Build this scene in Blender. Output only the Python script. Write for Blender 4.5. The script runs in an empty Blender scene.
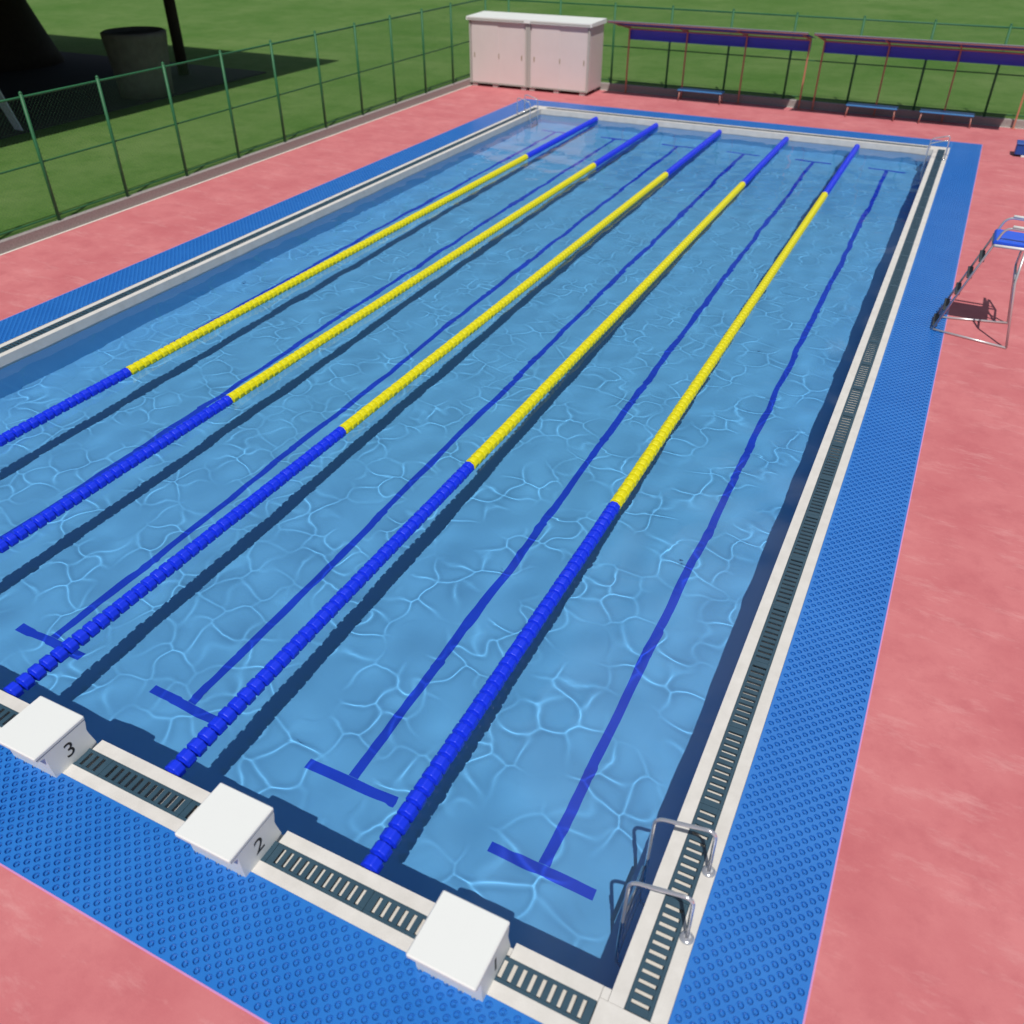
import bpy, math, random
import numpy as np
from mathutils import Vector, Matrix
random.seed(7); rng = np.random.default_rng(11)
R = math.radians
scene = bpy.context.scene
COL = scene.collection

# ------------------------------------------------------------------ helpers
class MB:
    def __init__(self): self.v = []; self.f = []; self.m = []; self.s = []
    def add(self, vs, fs, mi=0, smooth=False):
        b = len(self.v); self.v += [tuple(p) for p in vs]
        for f in fs:
            self.f.append([b + i for i in f]); self.m.append(mi); self.s.append(smooth)
        return self
    def box(self, a, b, mi=0):
        x0, y0, z0 = a; x1, y1, z1 = b
        vs = [(x0,y0,z0),(x1,y0,z0),(x1,y1,z0),(x0,y1,z0),(x0,y0,z1),(x1,y0,z1),(x1,y1,z1),(x0,y1,z1)]
        return self.add(vs, [(0,3,2,1),(4,5,6,7),(0,1,5,4),(1,2,6,5),(2,3,7,6),(3,0,4,7)], mi)
    def cbox(self, a, b, c=.006, mi=0):
        """box with chamfered edges"""
        x0,y0,z0=a; x1,y1,z1=b
        c=min(c,(x1-x0)*.45,(y1-y0)*.45,(z1-z0)*.45)
        vs=[];
        X=[x0,x1];Y=[y0,y1];Z=[z0,z1]; idx={}
        for i in (0,1):
            for j in (0,1):
                for k in (0,1):
                    sx=1-2*i; sy=1-2*j; sz=1-2*k
                    idx[i,j,k,'x']=len(vs); vs.append((X[i],Y[j]+sy*c,Z[k]+sz*c))
                    idx[i,j,k,'y']=len(vs); vs.append((X[i]+sx*c,Y[j],Z[k]+sz*c))
                    idx[i,j,k,'z']=len(vs); vs.append((X[i]+sx*c,Y[j]+sy*c,Z[k]))
        g=lambda i,j,k,a:idx[i,j,k,a]
        fs=[]
        fs.append([g(0,0,0,'x'),g(0,0,1,'x'),g(0,1,1,'x'),g(0,1,0,'x')])
        fs.append([g(1,0,0,'x'),g(1,1,0,'x'),g(1,1,1,'x'),g(1,0,1,'x')])
        fs.append([g(0,0,0,'y'),g(1,0,0,'y'),g(1,0,1,'y'),g(0,0,1,'y')])
        fs.append([g(0,1,0,'y'),g(0,1,1,'y'),g(1,1,1,'y'),g(1,1,0,'y')])
        fs.append([g(0,0,0,'z'),g(0,1,0,'z'),g(1,1,0,'z'),g(1,0,0,'z')])
        fs.append([g(0,0,1,'z'),g(1,0,1,'z'),g(1,1,1,'z'),g(0,1,1,'z')])
        for i in (0,1):
            for j in (0,1):
                fs.append([g(i,j,0,'x'),g(i,j,1,'x'),g(i,j,1,'y'),g(i,j,0,'y')])
                fs.append([g(i,0,j,'x'),g(i,1,j,'x'),g(i,1,j,'z'),g(i,0,j,'z')])
                fs.append([g(0,i,j,'y'),g(1,i,j,'y'),g(1,i,j,'z'),g(0,i,j,'z')])
                for k in (0,1): fs.append([g(i,j,k,'x'),g(i,j,k,'y'),g(i,j,k,'z')])
        # fix winding outward
        cx=Vector(((x0+x1)/2,(y0+y1)/2,(z0+z1)/2)); out=[]
        for f in fs:
            P=[Vector(vs[q]) for q in f]; n=(P[1]-P[0]).cross(P[2]-P[0]); m=sum(P,Vector())/len(P)
            out.append(f if n.dot(m-cx)>0 else f[::-1])
        return self.add(vs,out,mi)
    def prism(self, poly, axis, lo, hi, mi=0):
        """polygon (2d list) extruded along axis 'x','y','z'"""
        n=len(poly)
        def P(p,t):
            return {'x':(t,p[0],p[1]),'y':(p[0],t,p[1]),'z':(p[0],p[1],t)}[axis]
        vs=[P(p,lo) for p in poly]+[P(p,hi) for p in poly]
        fs=[list(range(n))[::-1],list(range(n,2*n))]+[[i,(i+1)%n,n+(i+1)%n,n+i] for i in range(n)]
        area=sum(poly[i][0]*poly[(i+1)%n][1]-poly[(i+1)%n][0]*poly[i][1] for i in range(n))
        flip = (area<0) != (axis=='y')
        if flip: fs=[f[::-1] for f in fs]
        return self.add(vs,fs,mi)
    def tube(self, pts, r, n=8, mi=0, smooth=True, bend=0, seg=5):
        P=[Vector(p) for p in pts]
        if bend:
            Q=[P[0]]
            for i in range(1,len(P)-1):
                a=(P[i-1]-P[i]); b=(P[i+1]-P[i]); d=min(bend,a.length*.49,b.length*.49)
                A=P[i]+a.normalized()*d; B=P[i]+b.normalized()*d
                for t in range(seg+1):
                    u=t/seg; Q.append(A*(1-u)**2+P[i]*2*u*(1-u)+B*u*u)
            Q.append(P[-1]); P=Q
        vs=[]; fs=[]; prev=None
        for i,p in enumerate(P):
            t=((P[i+1]-p) if i<len(P)-1 else Vector()) ; 
            if i>0: t=t.normalized()+(p-P[i-1]).normalized()
            t.normalize()
            if prev is None:
                u=t.orthogonal().normalized()
            else:
                u=(prev-t*prev.dot(t)).normalized()
            prev=u; w=t.cross(u); rr=r[i] if isinstance(r,(list,tuple)) else r
            for k in range(n):
                a=2*math.pi*k/n; vs.append(p+(u*math.cos(a)+w*math.sin(a))*rr)
        for i in range(len(P)-1):
            for k in range(n):
                fs.append([i*n+k,i*n+(k+1)%n,(i+1)*n+(k+1)%n,(i+1)*n+k])
        self.add(vs,fs,mi,smooth)
        b=len(self.v)-len(vs)
        self.f.append([b+k for k in range(n)][::-1]); self.m.append(mi); self.s.append(False)
        self.f.append([b+(len(P)-1)*n+k for k in range(n)]); self.m.append(mi); self.s.append(False)
        return self
    def lathe(self, prof, n=16, org=(0,0,0), axis='z', mi=0, smooth=True, lobes=0, amp=0):
        vs=[];fs=[]
        for (r,t) in prof:
            for k in range(n):
                a=2*math.pi*k/n; rr=r*(1+amp*math.cos(lobes*a)) if lobes else r
                x,y=rr*math.cos(a),rr*math.sin(a)
                q=(x,y,t) if axis=='z' else (y,t,x)
                vs.append((q[0]+org[0],q[1]+org[1],q[2]+org[2]))
        m=len(prof)
        for i in range(m-1):
            for k in range(n): fs.append([i*n+k,i*n+(k+1)%n,(i+1)*n+(k+1)%n,(i+1)*n+k])
        self.add(vs,fs,mi,smooth); b=len(self.v)-len(vs)
        self.f.append([b+k for k in range(n)][::-1]); self.m.append(mi); self.s.append(False)
        self.f.append([b+(m-1)*n+k for k in range(n)]); self.m.append(mi); self.s.append(False)
        return self
    def mesh(self, name, mats):
        me=bpy.data.meshes.new(name); me.from_pydata(self.v,[],self.f)
        for m in (mats if isinstance(mats,(list,tuple)) else [mats]): me.materials.append(m)
        me.polygons.foreach_set('material_index',self.m); me.polygons.foreach_set('use_smooth',self.s)
        me.update(); return me
    def build(self, name, mats, parent=None, loc=None):
        o=bpy.data.objects.new(name,self.mesh(name,mats)); COL.objects.link(o)
        if parent is not None: o.parent=parent
        if loc is not None: o.location=loc
        return o

def tag(o,label=None,cat=None,group=None,kind=None):
    if label: o['label']=label
    if cat: o['category']=cat
    if group: o['group']=group
    if kind: o['kind']=kind
    return o
def structure(o): o['kind']='structure'; return o
def thing(name,label,cat,loc=(0,0,0),group=None,rz=0):
    o=bpy.data.objects.new(name,None); o.empty_display_size=.2; COL.objects.link(o); o.location=loc; o.rotation_euler.z=rz
    return tag(o,label,cat,group)
def copy_tree(o,parent=None):
    c=o.copy(); COL.objects.link(c)
    if parent is not None: c.parent=parent
    for ch in list(o.children): copy_tree(ch,c)
    return c
def np_mesh(name,verts,quads=None,tris=None,mats=(),smooth=False):
    me=bpy.data.meshes.new(name); me.vertices.add(len(verts)); me.vertices.foreach_set('co',np.ascontiguousarray(verts,dtype=np.float32).ravel())
    loops=[];starts=[];tot=[];n=0
    for arr in (quads,tris):
        if arr is None or not len(arr): continue
        k=arr.shape[1]; loops.append(arr.ravel()); starts.append(n+np.arange(len(arr))*k); tot.append(np.full(len(arr),k)); n+=arr.size
    loops=np.concatenate(loops).astype(np.int32); starts=np.concatenate(starts).astype(np.int32); tot=np.concatenate(tot).astype(np.int32)
    me.loops.add(len(loops)); me.loops.foreach_set('vertex_index',loops)
    me.polygons.add(len(starts)); me.polygons.foreach_set('loop_start',starts); me.polygons.foreach_set('loop_total',tot)
    me.polygons.foreach_set('use_smooth',np.full(len(starts),smooth))
    for m in mats: me.materials.append(m)
    me.update(calc_edges=True); me.validate(); return me

# ------------------------------------------------------------------ materials
def mat(name,col,rough=.5,metal=0,var=None,scale=4,detail=5,bump=0,bscale=60,spec=None,var2=None,scale2=.6,coat=0):
    m=bpy.data.materials.new(name); m.use_nodes=True; nt=m.node_tree; N=nt.nodes; L=nt.links
    b=N['Principled BSDF']; b.inputs['Roughness'].default_value=rough; b.inputs['Metallic'].default_value=metal
    if spec is not None: b.inputs['Specular IOR Level'].default_value=spec
    if coat: b.inputs['Coat Weight'].default_value=coat
    c4=(*col,1); b.inputs['Base Color'].default_value=c4
    tc=N.new('ShaderNodeTexCoord')
    out=None
    def noise(sc,det,rough_=.6):
        n=N.new('ShaderNodeTexNoise'); n.inputs['Scale'].default_value=sc; n.inputs['Detail'].default_value=det; n.inputs['Roughness'].default_value=rough_
        L.new(tc.outputs['Object'],n.inputs['Vector']); return n
    if var:
        n=noise(scale,detail); r=N.new('ShaderNodeValToRGB'); r.color_ramp.elements[0].position=.32; r.color_ramp.elements[1].position=.68
        r.color_ramp.elements[0].color=c4; r.color_ramp.elements[1].color=(*var,1); L.new(n.outputs['Fac'],r.inputs['Fac']); out=r.outputs['Color']
        if var2:
            n2=noise(scale2,6,.65); r2=N.new('ShaderNodeValToRGB'); r2.color_ramp.elements[0].position=.45; r2.color_ramp.elements[1].position=.72
            L.new(n2.outputs['Fac'],r2.inputs['Fac'])
            mx=N.new('ShaderNodeMix'); mx.data_type='RGBA'; L.new(r2.outputs['Color'],mx.inputs['Factor']); L.new(out,mx.inputs['A']); mx.inputs['B'].default_value=(*var2,1); out=mx.outputs['Result']
        L.new(out,b.inputs['Base Color'])
    if bump:
        n3=noise(bscale,4); bp=N.new('ShaderNodeBump'); bp.inputs['Strength'].default_value=bump; bp.inputs['Distance'].default_value=.01
        L.new(n3.outputs['Fac'],bp.inputs['Height']); L.new(bp.outputs['Normal'],b.inputs['Normal'])
    return m

M={}
M['coping']=mat('white_coping',(.60,.575,.535),.65,var=(.68,.655,.615),scale=5,bump=.25,bscale=90)
M['gutter']=mat('gutter_concrete',(.62,.58,.53),.7,var=(.68,.65,.60),scale=9)
M['grate']=mat('teal_grate',(.028,.066,.098),.45,var=(.036,.080,.115),scale=7)
M['mat_blue']=mat('blue_rubber_mat',(.020,.160,.53),.30,var=(.026,.182,.57),scale=1.3,spec=.5)
M['mat_fringe']=mat('mat_edge_fringe',(.60,.26,.52),.5)  # lilac colour fringe where mat and deck blend, no real trim
M['floor']=mat('pool_floor_paint',(.128,.465,.86),.6,var=(.136,.48,.88),scale=1.5)
M['floor_line']=mat('lane_line_paint',(.001,.055,.70),.6)
M['float_blue']=mat('blue_float_plastic',(.008,.035,.72),.38,spec=.4)
M['float_yellow']=mat('yellow_float_plastic',(.72,.66,.008),.38,spec=.4)
M['cable']=mat('rope_cable',(.25,.3,.6),.5)
M['block']=mat('white_block_paint',(.74,.755,.735),.5,bump=.08,bscale=120)
M['black']=mat('black_paint',(.015,.015,.017),.5)
M['steel']=mat('polished_steel',(.74,.74,.76),.16,metal=.7)
M['tube']=mat('chair_tube_steel',(.62,.60,.61),.3,metal=.5)
M['rubber']=mat('dark_step_rubber',(.035,.042,.048),.6)
M['seat']=mat('blue_seat_plastic',(.012,.10,.72),.35)
M['white_rail']=mat('white_rail_paint',(.78,.77,.74),.4)
M['green']=mat('green_fence_paint',(.014,.115,.040),.55,var=(.018,.135,.048),scale=9)
M['wire']=mat('green_fence_wire',(.03,.11,.04),.5)
M['kerb']=mat('kerb_concrete',(.27,.245,.23),.85,var=(.36,.33,.31),scale=26,bump=.6,bscale=70)
M['kerb_white']=mat('white_edge_paint',(.72,.66,.60),.7)
M['shed']=mat('shed_panel',(.64,.565,.54),.45,var=(.67,.595,.57),scale=1.2)
M['shed_frame']=mat('shed_frame_grey',(.42,.41,.37),.45)
M['shed_roof']=mat('shed_roof_white',(.80,.82,.78),.4)
M['brass']=mat('handle_brass',(.25,.19,.10),.4)
M['concrete_block']=mat('concrete_block',(.42,.40,.38),.9,var=(.5,.48,.45),scale=20)
M['shelter_frame']=mat('shelter_frame_paint',(.52,.19,.12),.45)
M['shelter_roof']=mat('shelter_roof_blue',(.065,.075,.60),.45,var=(.055,.07,.52),scale=1)
M['shelter_top']=mat('shelter_roof_top',(.24,.23,.27),.4)
M['navy']=mat('navy_beam_paint',(.05,.03,.13),.45)
M['bench_blue']=mat('bench_blue',(.05,.27,.60),.4)
M['bench_leg']=mat('bench_leg',(.50,.24,.19),.5)
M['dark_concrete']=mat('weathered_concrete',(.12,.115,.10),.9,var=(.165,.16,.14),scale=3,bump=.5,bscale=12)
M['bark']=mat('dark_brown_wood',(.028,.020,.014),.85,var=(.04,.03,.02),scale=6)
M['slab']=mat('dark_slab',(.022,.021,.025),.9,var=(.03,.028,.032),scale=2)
M['pale']=mat('pale_board',(.55,.6,.65),.6)
M['box_blue']=mat('dark_blue_plastic',(.012,.075,.34),.45)

def deck_material():
    m=bpy.data.materials.new('pink_deck_coating'); m.use_nodes=True; nt=m.node_tree; N=nt.nodes; L=nt.links; b=N['Principled BSDF']
    tc=N.new('ShaderNodeTexCoord')
    def noise(sc,det,ro,stretch=None,rot=0):
        n=N.new('ShaderNodeTexNoise'); n.inputs['Scale'].default_value=sc; n.inputs['Detail'].default_value=det; n.inputs['Roughness'].default_value=ro
        if stretch:
            mp=N.new('ShaderNodeMapping'); mp.inputs['Scale'].default_value=stretch; mp.inputs['Rotation'].default_value=(0,0,rot)
            L.new(tc.outputs['Object'],mp.inputs['Vector']); L.new(mp.outputs['Vector'],n.inputs['Vector'])
        else: L.new(tc.outputs['Object'],n.inputs['Vector'])
        return n
    def ramp(src,p0,p1,c0,c1):
        r=N.new('ShaderNodeValToRGB'); e=r.color_ramp.elements; e[0].position=p0; e[1].position=p1; e[0].color=(*c0,1); e[1].color=(*c1,1); L.new(src,r.inputs['Fac']); return r.outputs['Color']
    base=ramp(noise(.9,8,.62).outputs['Fac'],.30,.72,(.515,.138,.150),(.625,.212,.216))
    def mix(a,f,c):
        x=N.new('ShaderNodeMix'); x.data_type='RGBA'; L.new(f,x.inputs['Factor']); L.new(a,x.inputs['A']); x.inputs['B'].default_value=(*c,1); return x.outputs['Result']
    dark=ramp(noise(2.6,9,.7).outputs['Fac'],.48,.72,(0,0,0),(.7,.7,.7)); base=mix(base,dark,(.475,.125,.138))
    scuff=ramp(noise(1.1,12,.78,(1,3.2,1),.7).outputs['Fac'],.53,.74,(0,0,0),(.65,.65,.65)); base=mix(base,scuff,(.70,.35,.34))
    scr=ramp(noise(2.0,14,.85,(.7,4,1),.9).outputs['Fac'],.60,.78,(0,0,0),(.45,.45,.45)); base=mix(base,scr,(.70,.37,.36))
    L.new(base,b.inputs['Base Color']); b.inputs['Roughness'].default_value=.72; b.inputs['Specular IOR Level'].default_value=.3
    bp=N.new('ShaderNodeBump'); bp.inputs['Strength'].default_value=.35; bp.inputs['Distance'].default_value=.004
    L.new(noise(70,4,.6).outputs['Fac'],bp.inputs['Height']); L.new(bp.outputs['Normal'],b.inputs['Normal'])
    return m
M['deck']=deck_material()

def grass_material():
    m=bpy.data.materials.new('mown_grass'); m.use_nodes=True; nt=m.node_tree; N=nt.nodes; L=nt.links; b=N['Principled BSDF']
    tc=N.new('ShaderNodeTexCoord')
    def noise(sc,det,ro=.6):
        n=N.new('ShaderNodeTexNoise'); n.inputs['Scale'].default_value=sc; n.inputs['Detail'].default_value=det; n.inputs['Roughness'].default_value=ro; L.new(tc.outputs['Object'],n.inputs['Vector']); return n.outputs['Fac']
    def ramp(src,p0,p1,c0,c1):
        r=N.new('ShaderNodeValToRGB'); e=r.color_ramp.elements; e[0].position=p0; e[1].position=p1; e[0].color=(*c0,1); e[1].color=(*c1,1); L.new(src,r.inputs['Fac']); return r.outputs['Color']
    base=ramp(noise(.22,7,.68),.33,.67,(.060,.148,.024),(.125,.205,.060))
    def mix(a,f,c):
        x=N.new('ShaderNodeMix'); x.data_type='RGBA'; L.new(f,x.inputs['Factor']); L.new(a,x.inputs['A']); x.inputs['B'].default_value=(*c,1); return x.outputs['Result']
    base=mix(base,ramp(noise(1.5,8,.7),.48,.72,(0,0,0),(.75,.75,.75)),(.052,.135,.020))
    base=mix(base,ramp(noise(9,6,.75),.45,.8,(0,0,0),(.6,.6,.6)),(.14,.245,.06))
    L.new(base,b.inputs['Base Color']); b.inputs['Roughness'].default_value=.9; b.inputs['Specular IOR Level'].default_value=.15
    bp=N.new('ShaderNodeBump'); bp.inputs['Strength'].default_value=.8; bp.inputs['Distance'].default_value=.03
    L.new(noise(45,5,.7),bp.inputs['Height']); L.new(bp.outputs['Normal'],b.inputs['Normal'])
    return m
M['grass']=grass_material()
M['dirt']=mat('bare_dirt',(.17,.15,.07),.95,var=(.21,.18,.09),scale=.8)

def water_material():
    m=bpy.data.materials.new('pool_water'); m.use_nodes=True; nt=m.node_tree; N=nt.nodes; L=nt.links
    for n in list(N):
        if n.type!='OUTPUT_MATERIAL': N.remove(n)
    out=N['Material Output']; g=N.new('ShaderNodeBsdfGlass')
    g.inputs['IOR'].default_value=1.333; g.inputs['Roughness'].default_value=0; g.inputs['Color'].default_value=(1,1,1,1)
    L.new(g.outputs['BSDF'],out.inputs['Surface']); return m
M['water']=water_material()

# ------------------------------------------------------------------ dimensions (metres; x right, y away, origin = near right inner pool corner)
PW,PL=12.0,25.0; HW=-.156; ZF=-1.25
CO=.40; G0,G1=.11,.295; MO=1.2
FX,FY=-16.0,28.85        # faces of the kerb under the left and far fence

# ------------------------------------------------------------------ ground and deck
def sheet(mb,x0,y0,x1,y1,z,mi=0): return mb.add([(x0,y0,z),(x1,y0,z),(x1,y1,z),(x0,y1,z)],[(0,1,2,3)],mi)
d=MB()
X0,X1,Y0,Y1=FX-.02,30,-30,FY+.02
sheet(d,X0,Y0,-PW-MO,Y1,0); sheet(d,MO,Y0,X1,Y1,0); sheet(d,-PW-MO,Y0,MO,-MO,0); sheet(d,-PW-MO,PL+MO,MO,Y1,0)
structure(d.build('deck',M['deck']))
g=MB(); zl=.16
sheet(g,-400,-200,FX-.13,600,zl); sheet(g,FX-.13,FY+.13,400,600,zl)
structure(g.build('ground',M['grass']))
# bare dirt far across the field
n=40; xs=np.linspace(-9,120,n); top=[]; 
lo=[(x,66.5+max(0,(2-x))*.35+1.2*math.sin(x*.5)+.6*math.sin(x*1.3),zl+.01) for x in xs]
hi=[(x,90+2*math.sin(x*.2),zl+.01) for x in xs]
structure(MB().add(lo+hi,[(i,i+1,n+i+1,n+i) for i in range(n-1)]).build('dirt_track',M['dirt']))
# kerbs
k=MB(); k.cbox((FX-.14,-30,-.05),(FX,FY+.14,.22),.012); k.cbox((FX+.0025,FY,-.05),(30,FY+.14,.2205),.012)
structure(k.build('kerb',M['kerb']))
structure(sheet(sheet(MB(),FX+.002,-30,FX+.06,FY,.004),FX+.06,FY-.06,30,FY-.002,.004).build('kerb_line',M['kerb_white']))

# ------------------------------------------------------------------ pool shell
f=MB(); sheet(f,-PW,0,0,PL,ZF); structure_floor=structure(f.build('pool_floor',M['floor']))
w=MB()
wt=-.23
w.add([(-PW,0,ZF),(0,0,ZF),(0,PL,ZF),(-PW,PL,ZF),(-PW,0,wt),(0,0,wt),(0,PL,wt),(-PW,PL,wt)],[(0,4,5,1),(1,5,6,2),(2,6,7,3),(3,7,4,0)])
pool_wall=structure(w.build('pool_wall',M['floor']))
ln=MB()
for i in range(6):
    x=-1-2*i; hwid=.052; z=ZF+.004
    sheet(ln,x-hwid,1.14,x+hwid,23.94,z)
    sheet(ln,x-.5,1.03,x+.5,1.1375,z); sheet(ln,x-.5,23.9425,x+.5,24.05,z)
lane_line=structure(ln.build('lane_line',M['floor_line']))

# coping: inner strip, outer strip and corners; gutter channel between them
BX=[-1.0,-3.0,-5.0]       # starting blocks, lanes 1-3
c=MB(); zt=0.0; zb=-.23
# right / left sides
for s in (0,1):
    def bx(xa,ya,za,xb,yb,zb_,ch=.0015):
        if s: xa,xb=-PW-xb,-PW-xa
        c.cbox((xa,ya,za),(xb,yb,zb_),ch)
    bx(0,-.08,zb,G0,PL+G0,zt); bx(G1,-.08,zb,CO,PL+G0,zt)
# corners near/far solid
gapx0,gapx1=-.06,-PW+.06
for (ya,yb) in ((-CO,-.0825),):
    c.cbox((-.0575,ya,zb),(CO,yb,zt),.0015); c.cbox((-PW-CO,ya,zb),(-PW+.0575,yb,zt),.0015)
c.cbox((-.0575,-.08,zb),(-.0025,-.0005,zt),.0015); c.cbox((-PW+.0025,-.08,zb),(-PW+.0575,-.0005,zt),.0015)
# near outer strip, near inner strip (broken where the starting blocks stand)
c.cbox((gapx1,-CO,zb),(gapx0,-G1,zt),.0015)
edges=[gapx1]+sum([[b-.285,b+.285] for b in sorted(BX)],[])+[gapx0]
for a,b in zip(edges[::2],edges[1::2]): c.cbox((a,-G0,zb),(b,0,zt),.0015)
for b in BX: c.cbox((b-.287,-G0,zb),(b+.287,-.004,-.09),.005)
# far side
c.cbox((-PW,PL+.001,zb),(0-.001,PL+G0,zt),.0015); c.cbox((-PW-CO,PL+G1,zb),(CO,PL+CO,zt),.0015)
c.cbox((-PW-CO,PL+G0+.0015,zb),(-PW+.10,PL+G1-.0015,zt),.0015); c.cbox((-.10,PL+G0+.0015,zb),(CO,PL+G1-.0015,zt),.0015)
structure(c.build('pool_coping',M['coping']))
gt=MB(); zg=-.055
for x in (G0-.02,-PW-G1-.02): sheet(gt,x,-.1,x+G1-G0+.04,PL+G0+.05,zg)
sheet(gt,-PW+.03,-G1-.02,-.03,-G0+.02,zg); sheet(gt,-PW+.05,PL+G0-.02,-.05,PL+G1+.02,zg)
structure(gt.build('gutter',M['gutter']))

# ------------------------------------------------------------------ gutter grates
def grate_mesh(L,ns=11):
    m=MB(); W=G1-G0-.004; T=.012; a=W/2
    s0,s1=-a+.026,a-.026; pitch=(L-.07)/ns; sw=.031
    m.cbox((-L/2+.002,-a,-T),(L/2-.002,s0,0),.002); m.cbox((-L/2+.002,s1,-T),(L/2-.002,a,0),.002)
    x=-L/2+.035; prev=-L/2+.002
    for i in range(ns):
        c0=-L/2+.035+(i+.5)*pitch
        m.box((prev,s0,-T+.001),(c0-sw/2,s1,-.0006)); prev=c0+sw/2
    m.box((prev,s0,-T+.001),(L/2-.002,s1,-.0006))
    return m.mesh('gutter_grate',M['grate'])
GP=.88; gm=grate_mesh(GP)
def put_grate(x,y,rz,label,group,mesh=gm):
    o=bpy.data.objects.new('gutter_grate',mesh); COL.objects.link(o); o.location=(x,y,-.001); o.rotation_euler.z=rz
    return tag(o,label,'drain grate',group)
xm=(G0+G1)/2
y=-.077; i=0
while y+GP<PL+G0:
    if i==0: lab='teal slotted grate at the near end of the right gutter'
    elif i==1: lab='teal slotted right-gutter grate crossed by the upper rail of the near ladder'
    elif i==27: lab='teal slotted drain grate in the right gutter beside the far right ladder feet'
    else: lab='teal slotted drain grate in the right gutter between the near and far ladders'
    put_grate(xm,y+GP/2,R(90),lab,'grates along the right gutter'); y+=GP; i+=1
rest=PL+G0-y
put_grate(xm,y+rest/2-.002,R(90),'short teal drain grate filling the far end of the right gutter','grates along the right gutter',grate_mesh(rest-.004,max(2,int(rest/.08))))
x=-.062; i=0
nl=['teal slotted drain grate at the pool corner right of starting block 1','teal slotted drain grate passing under starting block 1 from block 2 side','teal slotted drain grate midway between starting blocks 1 and 2','teal slotted drain grate running under starting block 2','teal slotted drain grate midway between starting blocks 2 and 3','teal slotted drain grate at the left side of starting block 3 by the picture edge']
nl=['teal slotted drain grate in the near gutter right of block 1','teal slotted near-gutter grate on the left side of block 1','teal slotted near-gutter grate touching the right side of block 2','teal slotted near-gutter grate on the left side of block 2','teal slotted near-gutter grate at the right side of block 3','teal slotted drain grate in the near gutter beneath block 3','teal slotted drain grate left of block 3 at the picture edge']
for i in range(7):
    put_grate(x-GP/2,-xm,0,nl[i],'grates along the near gutter'); x-=GP
y=PL+G0-.003
while y-GP>2.0:
    put_grate(-PW-xm,y-GP/2,R(90),'dark slotted drain grate in the long left gutter','grates along the left gutter'); y-=GP
x=-.103
while x-GP>-PW+.1:
    put_grate(x-GP/2,PL+xm,0,'thin dark drain grate in the far gutter behind the lane rope ends','grates along the far gutter'); x-=GP
rest=x-(-PW+.103)
if rest>.15: put_grate(x-rest/2,PL+xm,0,'short drain grate at the left end of the far gutter','grates along the far gutter',grate_mesh(rest,max(2,int(rest/.08))))

# ------------------------------------------------------------------ blue rubber mat with cup dimples
def mat_cells():
    px,py=.0500,.1050; n=12
    a=np.arange(n)*2*math.pi/n
    def ring(r,z): return np.stack([r*np.cos(a),r*np.sin(a),np.full(n,z)],1)
    cell=np.concatenate([np.array([[px,0,0],[0,py/2,0],[-px,0,0],[0,-py/2,0]]),ring(.0265,0),ring(.0255,-.022),ring(.0105,-.022),ring(.0098,-.002)])
    q=[];t=[]
    for k in range(3):
        b=4+n*k
        for i in range(n): q.append([b+i,b+(i+1)%n,b+n+(i+1)%n,b+n+i][::-1])
    top=[4+3*n+i for i in range(n)]
    t+=[[top[0],top[i],top[i+1]] for i in range(1,n-1)]
    O=lambda i:4+i%n
    for c in range(4):
        o=3*c
        t.append([c,O(o+1),O(o)]); t.append([c,O(o),O(o-1)])
        q.append([c,(c+1)%4,O(o+2),O(o+1)])
    return px,py,cell,np.array(q),np.array(t)
px,py,cell,cq,ct=mat_cells()
VV=[];QQ=[];TT=[];cnt=0
ZM=.004
def fill(x0,y0,x1,y1,swap):
    """tile the rectangle with diamond cells, one cup each; columns run along the long side"""
    global cnt
    Lx,Ly=(x1-x0,y1-y0) if not swap else (y1-y0,x1-x0)
    nc=2*int(Lx/px/2+.5); nr=int(Ly/py+.5); sx=Lx/nc; sy=Ly/nr
    cc=cell.copy(); cc[:4,0]*=sx/px; cc[:4,1]*=sy/py
    pos=[]
    for i in range(1,nc):
        if i%2: pos+=[(i*sx,(j+.5)*sy) for j in range(nr)]
        else: pos+=[(i*sx,j*sy) for j in range(1,nr)]
    pos=np.array(pos); V=cc[None,:,:].repeat(len(pos),0); V[:,:,0]+=pos[:,0:1]; V[:,:,1]+=pos[:,1:2]
    off=cnt+np.arange(len(pos))[:,None,None]*len(cc)
    q=cq[None]+off; t=ct[None]+off
    V=V.reshape(-1,3); q=q.reshape(-1,4); t=t.reshape(-1,3)
    ev=[]
    for j in range(0,nr+1):
        lo,hi=max(0,j-.5)*sy,min(nr,j+.5)*sy
        ev+=[(0,lo,0),(sx,j*sy,0),(0,hi,0)]; ev+=[(Lx,hi,0),(Lx-sx,j*sy,0),(Lx,lo,0)]
    for i in range(2,nc,2):
        ev+=[((i-1)*sx,0,0),((i+1)*sx,0,0),(i*sx,.5*sy,0)]; ev+=[((i+1)*sx,Ly,0),((i-1)*sx,Ly,0),(i*sx,Ly-.5*sy,0)]
    ev=np.array(ev,float); et=(np.arange(len(ev))+cnt+len(V)).reshape(-1,3)
    V=np.concatenate([V,ev]); t=np.concatenate([t,et])
    if swap:
        V=V[:,[1,0,2]]; q=q[:,::-1]; t=t[:,::-1]
    V[:,0]+=x0; V[:,1]+=y0; V[:,2]+=ZM
    VV.append(V);QQ.append(q);TT.append(t); cnt+=len(V)
e=.012
fill(CO+.002,-MO+e,MO-e,PL+MO-e,False)
fill(-PW-MO+e,-MO+e,-PW-CO-.002,PL+MO-e,False)
fill(-PW-CO-.002,-MO+e,CO+.002,-CO-.002,True)
fill(-PW-CO-.002,PL+CO+.002,CO+.002,PL+MO-e,True)
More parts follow.
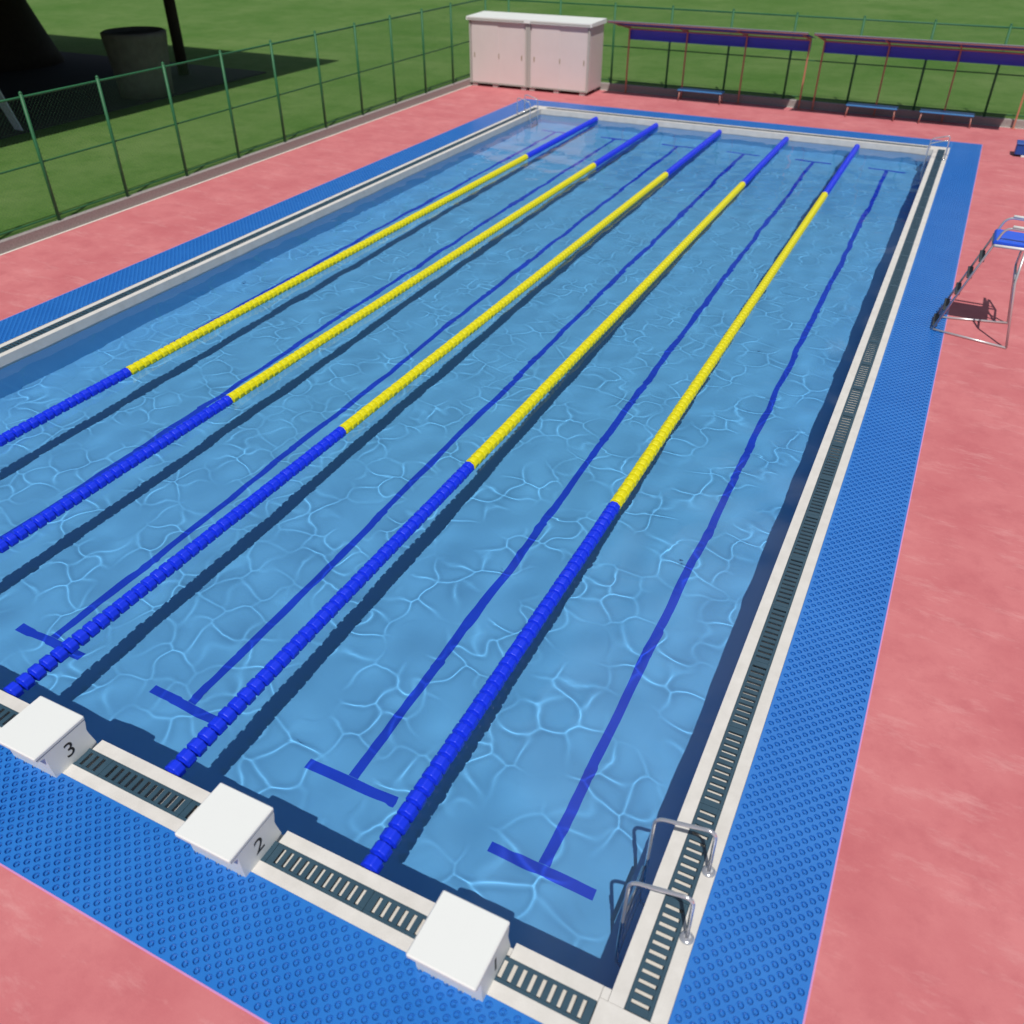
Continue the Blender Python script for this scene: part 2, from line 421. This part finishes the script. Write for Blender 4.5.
me=np_mesh('rubber_mat',np.concatenate(VV),np.concatenate(QQ),np.concatenate(TT),[M['mat_blue']])
mo_=bpy.data.objects.new('rubber_mat',me); COL.objects.link(mo_)
tag(mo_,'bright blue dimpled rubber matting laid all around the pool edge','mat')
tr=MB()
a0,b0,a1,b1=-PW-MO,-MO,MO,PL+MO
for (q0,q1,q2,q3) in ((a0,b0,a1,b0+e),(a0,b1-e,a1,b1),(a0,b0+e,a0+e,b1-e),(a1-e,b0+e,a1,b1-e)): tr.box((q0,q1,-.02),(q2,q3,.0055))
tr.build('edge_fringe',M['mat_fringe'],mo_)  # added strip painting the lilac blend line between mat and deck
# ------------------------------------------------------------------ water
def cell_ridges(X,Y,cs,w):
    """smooth ridges along the borders of a jittered cell pattern (ripples meet along these borders)"""
    gx=np.floor(X/cs).astype(int); gy=np.floor(Y/cs).astype(int)
    ox,oy=gx.min()-3,gy.min()-3; jx=rng.uniform(.14,.86,(gx.max()-ox+4,gy.max()-oy+4)); jy=rng.uniform(.14,.86,jx.shape)
    D=[]
    for i in (-2,-1,0,1,2):
        for j in (-2,-1,0,1,2):
            if abs(i)+abs(j)==4: continue
            ax=gx+i;ay=gy+j
            D.append((((ax+jx[ax-ox,ay-oy])*cs-X)**2+((ay+jy[ax-ox,ay-oy])*cs-Y)**2).astype(np.float32))
    m=D[0].copy()
    for d in D: np.minimum(m,d,out=m)
    S1=np.zeros_like(m);S2=np.zeros_like(m); be=1/(w*cs)
    for d in D:
        e=np.exp(-be*(d-m)); S1+=e; S2+=e*e
    return 2*(1-S2/S1**2)
def water():
    step=WSTEP; nx=int(PW/step)+1; ny=int(PL/step)+1
    x=np.linspace(-PW,0,nx); yy=np.linspace(0,PL,ny); X,Y=np.meshgrid(x,yy)
    Z=np.zeros_like(X)
    def waves(n,l0,l1):
        A=np.zeros_like(X); K=0
        for i in range(n):
            lam=rng.uniform(l0,l1); th=rng.uniform(0,2*math.pi); k=2*math.pi/lam; a=rng.uniform(.7,1.3)/k**2; K+=(a*k*k)**2/2
            A+=a*np.sin(k*(math.cos(th)*X+math.sin(th)*Y)+rng.uniform(0,6.28))
        return A/math.sqrt(K)
    Z+=WAVE*waves(30,.42,1.2)
    for cs,amp,w in RIDGES:
        wx=sum(.055*cs/.42*np.sin((rng.uniform(4,13)*X+rng.uniform(-13,13)*Y)+rng.uniform(0,6)) for _ in range(5))*.6
        wy=sum(.055*cs/.42*np.sin((rng.uniform(-13,13)*X+rng.uniform(4,13)*Y)+rng.uniform(0,6)) for _ in range(5))*.6
        d=cell_ridges(X+wx,Y+wy,cs,w)
        m=sum(np.sin(rng.uniform(2,6)*X*rng.choice([-1,1])+rng.uniform(2,6)*Y+rng.uniform(0,6)) for _ in range(6))
        m=np.clip(.64+.36*m,.05,1.12)
        zy,zx=np.gradient(amp*d,step); zyy,zyx=np.gradient(zy,step); zxy,zxx=np.gradient(zx,step)
        kk=np.sqrt(zxx**2+zyy**2+2*zxy**2)          # keep the steepest crests from folding the light
        nw=int(.10/step)
        for ax in (0,1):
            t=kk.copy()
            for q in range(1,nw+1): t=np.maximum(t,np.maximum(np.roll(kk,q,ax),np.roll(kk,-q,ax)))
            kk=t
        sc=np.clip(KLIM/np.maximum(kk,1e-6),0,1.3)
        for ax in (0,1,0,1):
            t=sc.copy()
            for q in range(1,nw+1): t+=np.roll(sc,q,ax)+np.roll(sc,-q,ax)
            sc=t/(2*nw+1)
        Z+=amp*m*sc*d
    V=np.stack([X,Y,Z+HW],-1).reshape(-1,3)
    i=np.arange(nx-1)[None,:]+np.arange(ny-1)[:,None]*nx
    q=np.stack([i,i+1,i+1+nx,i+nx],-1).reshape(-1,4)
    return np_mesh('water',V,q,None,[M['water']],True)
WAVE=.17; KLIM=1.36; WSTEP=.0145
RIDGES=[(.39,.0017,.040)]
wo=bpy.data.objects.new('water',water()); COL.objects.link(wo); structure(wo)
wo.cycles.is_caustics_caster=True
for o in (structure_floor,pool_wall,lane_line): o.cycles.is_caustics_receiver=True

# ------------------------------------------------------------------ lane ropes
def float_mb(org=(0,0,0),mi=0,mb=None):
    mb=mb or MB(); l=.106
    prof=[(.026,-.058),(.040,-.056),(.044,-.050),(.062,-.0475),(.0755,-.045),(.0785,-.040),(.0775,-.020),(.0775,.020),(.0785,.040),(.0755,.045),(.062,.0475),(.044,.050),(.040,.056),(.026,.058)]
    mb.lathe(prof,32,org,'y',mi,True,8,.045); return mb
fb=float_mb().mesh('float',M['float_blue']); fy=float_mb().mesh('float',M['float_yellow'])
PIT=.13; NF=int((PL-.10)/PIT); YB0,YB1=5.33,19.7
rl=['first lane rope from the right, floating between lanes 1 and 2','second lane rope from the right, floating between lanes 2 and 3','middle one of five lane ropes, starting just left of block 3','second lane rope from the left, blue and yellow floats','leftmost lane rope, nearest to the long left pool wall']
# number of floats hidden behind the left picture border for each rope (near ends outside the frame)
first=[0,0,0,8,20]
for i in range(5):
    x=-2-2*i
    t=thing('lane_rope',rl[i],'lane rope',(x,0,HW+.05),'blue and yellow lane ropes')
    MB().tube([(0,.005,0),(0,PL-.005,0)],.012,8).build('cable',M['cable'],t)
    far=MB(); n=0
    for k in range(NF):
        yk=.095+k*PIT; yel=YB0<yk<YB1
        if first[i]<=k<first[i]+97:
            o=bpy.data.objects.new('float',fy if yel else fb); COL.objects.link(o); o.parent=t; o.location=(0,yk,0); o.rotation_euler.y=rng.uniform(0,.7)
        else:
            float_mb((0,yk,0),1 if yel else 0,far)
    o=far.build('float_chain',[M['float_blue'],M['float_yellow']],t); o['kind']='stuff'

# ------------------------------------------------------------------ starting blocks
def text_mesh(s,size):
    cu=bpy.data.curves.new('number','FONT'); cu.body=s; cu.size=size; cu.extrude=.0012; cu.align_x='CENTER'; cu.align_y='CENTER'; cu.resolution_u=6
    o=bpy.data.objects.new('number',cu); COL.objects.link(o); bpy.context.view_layer.update()
    me=bpy.data.meshes.new_from_object(o.evaluated_get(bpy.context.evaluated_depsgraph_get())); bpy.data.objects.remove(o); bpy.data.curves.remove(cu)
    me.materials.clear(); me.materials.append(M['black']); return me
for x,nm,lab in ((-1,'1','white starting block of lane 1, closest to the pool corner ladder'),(-3,'2','white starting block with the number 2 on its side'),(-5,'3','white starting block with the number 3, cut by the left picture edge')):
    t=thing('starting_block',lab,'starting block',(x,0,0),'starting blocks on the near pool edge')
    b=MB(); h=.26
    prof=[(-.455,-.02),(-.115,-.02),(-.050,-.005),(-.038,.0),(-.07,.155),(-.075,.20),(-.058,.272),(-.058,.306),(-.535,.306),(-.53,.29),(-.47,.27)]
    b.prism(prof,'x',-h+.004,h-.004); b.build('body',M['block'],t)
    tp=MB(); tp.cbox((-h,-.55,.3075),(h,-.048,.352),.010); tp.build('top_plate',M['block'],t)
    me=text_mesh(nm,.215)
    o=bpy.data.objects.new('number',me); COL.objects.link(o); o.parent=t; o.matrix_local=Matrix.Translation((h-.0035,-.265,.150))@Matrix(((0,0,1,0),(1,0,0,0),(0,1,0,0),(0,0,0,1)))
    o=bpy.data.objects.new('number',me); COL.objects.link(o); o.parent=t; o.matrix_local=Matrix.Translation((0,-.458,.13))@Matrix(((1,0,0,0),(0,0,-1,0),(0,1,0,0),(0,0,0,1)))

# ------------------------------------------------------------------ ladders
def ladder(x,y0,y1,lab,side=1):
    t=thing('pool_ladder',lab,'pool ladder',(x,(y0+y1)/2,0),'steel pool ladders')
    s=side; hy=(y1-y0)/2
    for yy in (-hy,hy):
        r=MB(); r.tube([(s*.345,yy,-.01),(s*.335,yy,.50),(-s*.115,yy,.38),(-s*.13,yy,-1.02),(-s*.03,yy,-1.12)],.0155,10,bend=.085,seg=6)
        r.build('rail',M['steel'],t)
        MB().lathe([(.052,0),(.052,.008),(.036,.016),(.022,.020)],18,(s*.345,yy,.0005)).build('foot_flange',M['steel'],t)
    for z in (-.30,-.58,-.86):
        MB().tube([(-s*.13,-hy+.019,z),(-s*.13,hy-.019,z)],.020,8).build('step',M['steel'],t)
    return t
ladder(0,.56,1.12,'steel pool ladder at the near right corner, large in the picture')
ladder(0,23.9,24.46,'small steel pool ladder at the far right corner')
ladder(-PW,23.9,24.46,'steel pool ladder at the far left corner before the white shed',-1)

# ------------------------------------------------------------------ lifeguard chair
t=thing('lifeguard_chair','tall steel lifeguard chair with blue seat standing on the pink deck','chair',(1.55,12.5,0))
def rel(p): return (p[0]-1.55,p[1]-12.5,p[2])
fr=MB(); T=lambda *p,r=.019,b=.0: fr.tube([rel(q) for q in p],r,8,bend=b)
ya,yb=12.22,12.78
for yy,yr in ((ya,11.97),(yb,13.04)):
    s=-1 if yy<12.5 else 1
    # ladder stile rising into the arm rest loop, then down behind the seat
    T((1.0,yy,.02),(1.575,yy,1.78),(2.30,yy,1.75),(2.28,yy,1.50),b=.12)
    T((1.0,yy,.02),(2.12,yr,.02))
    T((2.12,yr,.02),(1.93,yr*.6+yy*.4,1.02),(1.93,yy+s*.02,1.50),b=.05)
    T((1.47,yy,1.50),(2.28,yy,1.50))
T((1.0,ya,.02),(1.0,yb,.02)); T((1.47,ya,1.50),(1.47,yb,1.50)); T((2.28,ya,1.50),(2.28,yb,1.50)); T((1.93,12.08,1.02),(1.93,12.92,1.02))
T((2.28,ya,1.50),(2.36,ya,2.36),(2.36,yb,2.36),(2.28,yb,1.50),b=.1)
fr.build('frame',M['tube'],t)
for yy in (ya-.022,yb+.022):
    MB().tube([rel((1.49,yy,1.50)),rel((2.28,yy,1.50))],.024,8).build('side_rail',M['white_rail'],t)
MB().tube([rel((1.66,ya,1.802)),rel((2.24,ya,1.784))],.024,8).build('arm_rest',M['white_rail'],t)
MB().tube([rel((1.66,yb,1.802)),rel((2.24,yb,1.784))],.024,8).build('arm_rest',M['white_rail'],t)
for kx,z in ((.99,.07),(1.075,.36),(1.17,.65),(1.265,.94),(1.36,1.22)):
    MB().cbox(rel((kx-.01,ya+.02,z-.012)),rel((kx+.07,yb-.02,z+.016)),.006).build('step',M['rubber'],t)
# moulded seat: shell with a rolled front and a backrest
prof=[(1.46,1.522),(1.465,1.555),(1.49,1.585),(1.62,1.575),(2.04,1.565),(2.13,1.60),(2.19,1.78),(2.28,2.38),(2.32,2.38),(2.23,1.78),(2.18,1.545),(2.10,1.522)]
sm=MB(); prof2=[(p[0]-1.55,p[1]) for p in prof]; sm.prism(prof2,'y',-.31,.31)
so=sm.build('seat',M['seat'],t)
bv=so.modifiers.new('bevel','BEVEL'); bv.width=.012; bv.segments=2

# ------------------------------------------------------------------ fences
def wires(mb,L,h,z0,pitch=.09,r=.0013):
    n=int((L+h)/pitch)
    for k in range(n):
        for s in (1,-1):
            a=k*pitch-h if s>0 else k*pitch
            # param: u from a, going +s with v 0..h
            u0,v0,u1,v1=a,0,a+s*h,h
            lo,hi=0,1
            for (ua,ub,bound) in ((u0,u1,L),):
                # clip to 0..L
                du=u1-u0
                ts=sorted([(0-u0)/du,(L-u0)/du]); lo=max(0,ts[0]); hi=min(1,ts[1])
            if hi-lo<.02: continue
            A=(u0+(u1-u0)*lo,(h)*lo+z0); B=(u0+(u1-u0)*hi,h*hi+z0)
            dd=Vector((B[0]-A[0],0,B[1]-A[1])).normalized(); nn=Vector((-dd.z,0,dd.x))*r; off=s*.0017
            vs=[]
            for P in (A,B):
                for q in (0,1,2):
                    an=q*2.0944; v=Vector((P[0],off,P[1]))+nn*math.cos(an)+Vector((0,1,0))*r*math.sin(an); vs.append(v)
            mb.add(vs,[(0,1,4,3),(1,2,5,4),(2,0,3,5)])
def fence(name,lab,loc,rz,L,posts):
    t=thing(name,lab,'fence',loc,'green wire fences',rz)
    H=2.70; z0=.22
    for u in posts:
        p=MB(); p.tube([(u,0,z0-.1),(u,0,H-.03)],.035,10); p.lathe([(.035,H-.035),(.036,H-.02),(.025,H),(.006,H+.014)],10,(u,0,0)); p.build('post',M['green'],t)
    for z,r in ((H-.10,.023),(1.39,.018),(.32,.018)):
        MB().tube([(.005,.03,z),(L-.005,.03,z)],r,8).build('rail',M['green'],t)
    m=MB(); wires(m,L,H-.10-.32,.32); m.build('wire_mesh',M['wire'],t)
P0=9.42; SP=1.886
ys=[P0+SP*k for k in range(-8,10)]+[28.93]
ys=[y for y in ys if y<28.4]+[28.93]
base=ys[0]
# left fence runs along +y : local x -> world y
fence('fence','green wire mesh fence on a kerb along the left side of the pool deck',(FX-.075,base,0),R(90),28.93-base,[y-base for y in ys])
xs_=[-16.07+.0]+[-15.13+2.022*k for k in range(0,12)]
fence('fence','green wire mesh fence behind the shed and the blue shelters',(FX-.07,FY+.075,0),0,24.0,[x-(FX-.07) for x in xs_[1:]])

# ------------------------------------------------------------------ shed
t=thing('storage_shed','pale cream double storage shed with four sliding doors in the far left corner','shed',(-13.70,27.52,0))
hx=2.30; D=1.25; zb,zr=.13,2.10
MB().cbox((-hx,.05,zb),(hx,D,zr),.004).build('wall',M['shed'],t)
rf=MB(); rf.prism([(-.07,zr),(-.07,zr+.105),(D+.05,zr+.135),(D+.05,zr)],'x',-hx-.07,hx+.07); rfo=rf.build('roof',M['shed_roof'],t)
fa=MB(); fa.box((-hx-.03,-.074,zr+.022),(-.12,-.0705,zr+.070)); fa.box((.12,-.074,zr+.022),(hx+.03,-.0705,zr+.070)); fa.build('fascia_groove',M['shed_frame'],rfo)
for xx,wd in ((-hx+.035,.035),(-.045,.04),(.045,.04),(hx-.035,.035)):
    MB().cbox((xx-wd,-.005,zb),(xx+wd,.0475,zr-.002),.004).build('corner_post',M['shed_frame'],t)
MB().box((-hx,-.012,zb-.02),(hx,.0475,zb-.0015)).build('sill',M['shed_frame'],t)
MB().box((hx-.002,.09,zb+.05),(hx+.003,D-.04,zr-.08)).build('side_panel',M['shed'],t)
for s in (-1,1):
    c0=s*(hx+.05)/2-.0; a=c0-1.03; m_=c0; b=c0+1.03
    for (u0,u1,dy) in ((a,m_+.02,.012),(m_-.02,b,.030)):
        if s>0 or True:
            d_=MB(); d_.cbox((u0,dy,zb+.012),(u1,dy+.016,zr-.02),.004); do=d_.build('door',M['shed'],t)
            hxs=(u0+.10,) if u0==a else (u0+.05,u1-.10)
            for hh in hxs:
                MB().cbox((hh-.018,dy-.006,.93),(hh+.018,dy-.0005,1.09),.003).build('handle',M['brass'],do)
for xx in (-2.12,-1.30,-.16,.16,1.10,2.08):
    for yy in (.03,D-.25): MB().cbox((xx-.10,yy,0.0),(xx+.10,yy+.19,zb-.0205),.006).build('base_block',M['concrete_block'],t)

# ------------------------------------------------------------------ shelters and benches
def shelter(x0,posts,x1,lab):
    t=thing('shelter',lab,'shelter',(posts[0],28.72,0),'blue shelters in front of the far fence')
    ox=posts[0]; yf,zf=-1.62,2.35; yk,zk=.115,2.03
    def zat(y): return zk+(y-yk)/(yf-yk)*(zf-zk)
    def corrugated(P,Q,th,name,m,amp=.010):
        n=int((x1-x0)/.075); vs=[];fs=[]
        nv=Vector((0,-(Q[1]-P[1]),Q[0]-P[0])).normalized()
        for i in range(n+1):
            xx=x0+(x1-x0)*i/n-ox; d=amp*(1 if i%2 else -1)
            for (y,z),e in ((P,d),(Q,d),(P,d+th),(Q,d+th)): vs.append((xx,y+nv.y*e,z+nv.z*e))
        for i in range(n):
            a=4*i; b=a+4; fs+=[(a,a+1,b+1,b),(a+2,b+2,b+3,a+3),(a,b,b+2,a+2),(a+1,a+3,b+3,b+1)]
        return MB().add(vs,fs).build(name,m,t)
    corrugated((yf,zf),(yk,zk),.012,'roof',M['shelter_roof'])
    # blue wind sheet hung behind the posts, bellied a little
    vs=[];fs=[];prof=[]
    for i in range(9):
        u=i/8; prof.append((.040+.030*math.sin(u*math.pi),2.005-.345*u))
    prof+= [(y+.008,z) for y,z in prof[::-1]]
    o=MB().prism(prof,'x',posts[0]-ox-.03,posts[-1]-ox+.03).build('wind_sheet',M['shelter_roof'],t)
    MB().cbox((x0-ox-.02,yf-.035,zf-.035),(x1-ox+.02,yf-.014,zf+.02),.004).build('front_beam',M['navy'],t)
    MB().box((x0-ox-.02,yf-.042,zf-.012),(x1-ox+.02,yf-.0355,zf+.004)).build('edge_strip',M['shelter_frame'],t)
    MB().cbox((x0-ox-.02,yf-.04,zf+.0205),(x1-ox+.02,yf+.03,zf+.036),.004).build('top_flashing',M['shelter_top'],t)
    MB().box((posts[0]-ox,-.024,1.965),(posts[-1]-ox,.024,2.0)).build('head_beam',M['shelter_frame'],t)
    MB().box((x0-ox+.02,-.80,zat(-.78)-.055),(x1-ox-.02,-.765,zat(-.78)-.022)).build('purlin',M['shelter_frame'],t)
    for p in posts:
        u=p-ox
        MB().cbox((u-.022,-.0265,0),(u+.022,(.0265),2.003),.004).build('post',M['shelter_frame'],t)
        MB().prism([(.05,zat(.05)-.018),(yf+.005,zat(yf)-.018),(yf+.005,zat(yf)-.05),(.05,zat(.05)-.075)],'x',u-.018,u+.018).build('roof_arm',M['shelter_frame'],t)
        MB().cbox((u-.06,-.06,.0),(u+.06,.06,.012),.002).build('base_plate',M['shelter_frame'],t)
shelter(-10.62,(-10.44,-8.42,-6.44,-4.44),-4.30,'open shelter with a blue sheet next to the shed, sheltering one bench')
shelter(-4.08,(-4.00,-2.08,-.08,1.93),2.10,'open shelter with a blue sheet on the right, sheltering two benches')
def bench(x0,x1,lab):
    t=thing('bench',lab,'bench',((x0+x1)/2,28.32,0),'blue benches under the shelters')
    h=(x1-x0)/2
    MB().cbox((-h,-.19,.325),(h,.19,.365),.008).build('seat',M['bench_blue'],t)
    for sx in (-1,1):
        for sy in (-1,1):
            MB().tube([(sx*(h-.04),sy*.16,0),(sx*(h-.07),sy*.14,.324)],.017,8).build('leg',M['bench_leg'],t)
    for sx in (-1,1): MB().tube([(sx*(h-.05),-.145,.13),(sx*(h-.05),.145,.13)],.012,6).build('stretcher',M['bench_leg'],t)
bench(-8.40,-6.88,'low blue bench under the left shelter, alone')
bench(-2.92,-1.40,'low blue bench under the right shelter, left one of two')
bench(-.75,.78,'low blue bench under the right shelter behind the far ladder')
# blue box at the right picture edge
t=thing('storage_box','dark blue plastic box with a white rim at the right picture edge','box',(2.62,25.25,0))
MB().cbox((-.62,-.12,.05),(.62,.30,.30),.02).build('body',M['box_blue'],t)
MB().cbox((-.635,-.135,.3005),(.635,.315,.345),.012).build('lid',M['box_blue'],t)
MB().cbox((-.45,-.135,.0),(.63,.29,.0495),.008).build('base',M['white_rail'],t)

# ------------------------------------------------------------------ pavilion beyond the left fence
SX,SY=-.24,.55
Hp=3.6; cx_,cy_=-22.8-SX*Hp,28.95-SY*Hp
t=thing('pavilion','large dark pavilion on thin brown posts on the lawn left of the fence','pavilion',(-26,23.6,zl))
rel=lambda a,b,c:(a+26,b-23.6,c-zl)
MB().cbox(rel(-46,4,Hp),rel(cx_,cy_,Hp+.25),.03).build('roof',M['bark'],t)
for a,b in ((-26,23.6),(-40,23.6)):
    MB().tube([rel(a,b,zl),rel(a,b,Hp-.002)],.20,12).build('post',M['bark'],t)
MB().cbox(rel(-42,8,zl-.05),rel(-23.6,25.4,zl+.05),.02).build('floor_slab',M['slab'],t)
def drum(loc,prof,lab,m):
    o=MB().lathe(prof,28).build('concrete_drum',m,None,loc); return tag(o,lab,'concrete drum')
zs=zl+.05
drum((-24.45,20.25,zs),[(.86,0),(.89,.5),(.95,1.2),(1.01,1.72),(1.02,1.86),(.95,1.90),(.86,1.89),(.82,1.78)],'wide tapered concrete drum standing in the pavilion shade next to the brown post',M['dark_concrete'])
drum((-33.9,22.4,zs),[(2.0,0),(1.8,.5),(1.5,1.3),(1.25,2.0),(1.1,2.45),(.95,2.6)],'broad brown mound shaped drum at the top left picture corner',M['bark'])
t=thing('leaning_board','pale narrow board leaning in the shade at the left picture edge','board',(-23.9,14.75,zl))
bb=MB(); bb.add([(-.15,-.02,0),(.15,-.02,0),(.15,.02,0),(-.15,.02,0),(-.70,-.32,1.9),(-.22,-.32,1.9),(-.22,-.28,1.9),(-.70,-.28,1.9)],[(0,3,2,1),(4,5,6,7),(0,1,5,4),(1,2,6,5),(2,3,7,6),(3,0,4,7)])
bb.build('board',M['pale'],t)

# ------------------------------------------------------------------ camera, sun, sky
cam=bpy.data.cameras.new('camera'); co=bpy.data.objects.new('camera',cam); COL.objects.link(co)
co.location=(.6064,-2.7569,6.0014); co.rotation_euler=(.9367,0,.4577)
cam.sensor_width=36; cam.lens=857.4/1024*36; cam.clip_end=2000; cam.clip_start=.1
cam.dof.use_dof=True; cam.dof.focus_distance=9.5; cam.dof.aperture_fstop=.95
scene.camera=co
dirv=Vector((SX,SY,-1)).normalized(); el=math.asin(-dirv.z); az=math.atan2(-dirv.x,-dirv.y)
sl=bpy.data.lights.new('sun','SUN'); sl.energy=3.75; sl.angle=R(.5); sl.color=(1,.965,.91)
so=bpy.data.objects.new('sun',sl); COL.objects.link(so); so.rotation_euler=dirv.to_track_quat('-Z','Y').to_euler(); so.location=(5,-10,20)
sl.cycles.is_caustics_light=True
wd=bpy.data.worlds.new('World'); scene.world=wd; wd.use_nodes=True; nt=wd.node_tree
bg=nt.nodes['Background']; sk=nt.nodes.new('ShaderNodeTexSky'); sk.sky_type='NISHITA'; sk.sun_disc=False; sk.sun_elevation=el; sk.sun_rotation=az
tc=nt.nodes.new('ShaderNodeTexCoord'); cn=nt.nodes.new('ShaderNodeTexNoise'); cn.inputs['Scale'].default_value=2.3; cn.inputs['Detail'].default_value=6; cn.inputs['Roughness'].default_value=.55
nt.links.new(tc.outputs['Generated'],cn.inputs['Vector'])
cr=nt.nodes.new('ShaderNodeValToRGB'); cr.color_ramp.elements[0].position=.36; cr.color_ramp.elements[1].position=.58; nt.links.new(cn.outputs['Fac'],cr.inputs['Fac'])
def sheen_patch(d,c0,c1):      # added bright sky patch round one direction, mirrored as sheen by the mat
    v=nt.nodes.new('ShaderNodeVectorMath'); v.operation='DOT_PRODUCT'; nt.links.new(tc.outputs['Generated'],v.inputs[0]); v.inputs[1].default_value=Vector(d).normalized()
    m=nt.nodes.new('ShaderNodeMapRange'); m.interpolation_type='SMOOTHSTEP'; m.inputs['From Min'].default_value=math.cos(R(c1)); m.inputs['From Max'].default_value=math.cos(R(c0)); nt.links.new(v.outputs['Value'],m.inputs['Value']); return m.outputs['Result']
def math2(op,a,b):
    n=nt.nodes.new('ShaderNodeMath'); n.operation=op; nt.links.new(a,n.inputs[0]); nt.links.new(b,n.inputs[1]); return n.outputs[0]
sheen_patches=math2('MAXIMUM',sheen_patch((.06,.62,.78),8,24),sheen_patch((.10,.95,.38),3,9))  # both patches aimed at the mirror directions of the right mat
cfac=math2('MULTIPLY',sheen_patches,cr.outputs['Color'])
cm=nt.nodes.new('ShaderNodeMix'); cm.data_type='RGBA'; nt.links.new(cfac,cm.inputs['Factor']); nt.links.new(sk.outputs['Color'],cm.inputs['A']); cm.inputs['B'].default_value=(20,20.5,21,1)
nt.links.new(cm.outputs['Result'],bg.inputs['Color']); bg.inputs['Strength'].default_value=.05
vs=scene.view_settings; vs.view_transform='Standard'; vs.look='None'; vs.exposure=0; vs.gamma=1
scene.render.engine='CYCLES'
cy=scene.cycles; cy.max_bounces=10; cy.transmission_bounces=8; cy.glossy_bounces=4; cy.diffuse_bounces=3; cy.caustics_refractive=True; cy.caustics_reflective=False
cy.use_denoising=True; cy.sample_clamp_indirect=3; cy.blur_glossy=.3
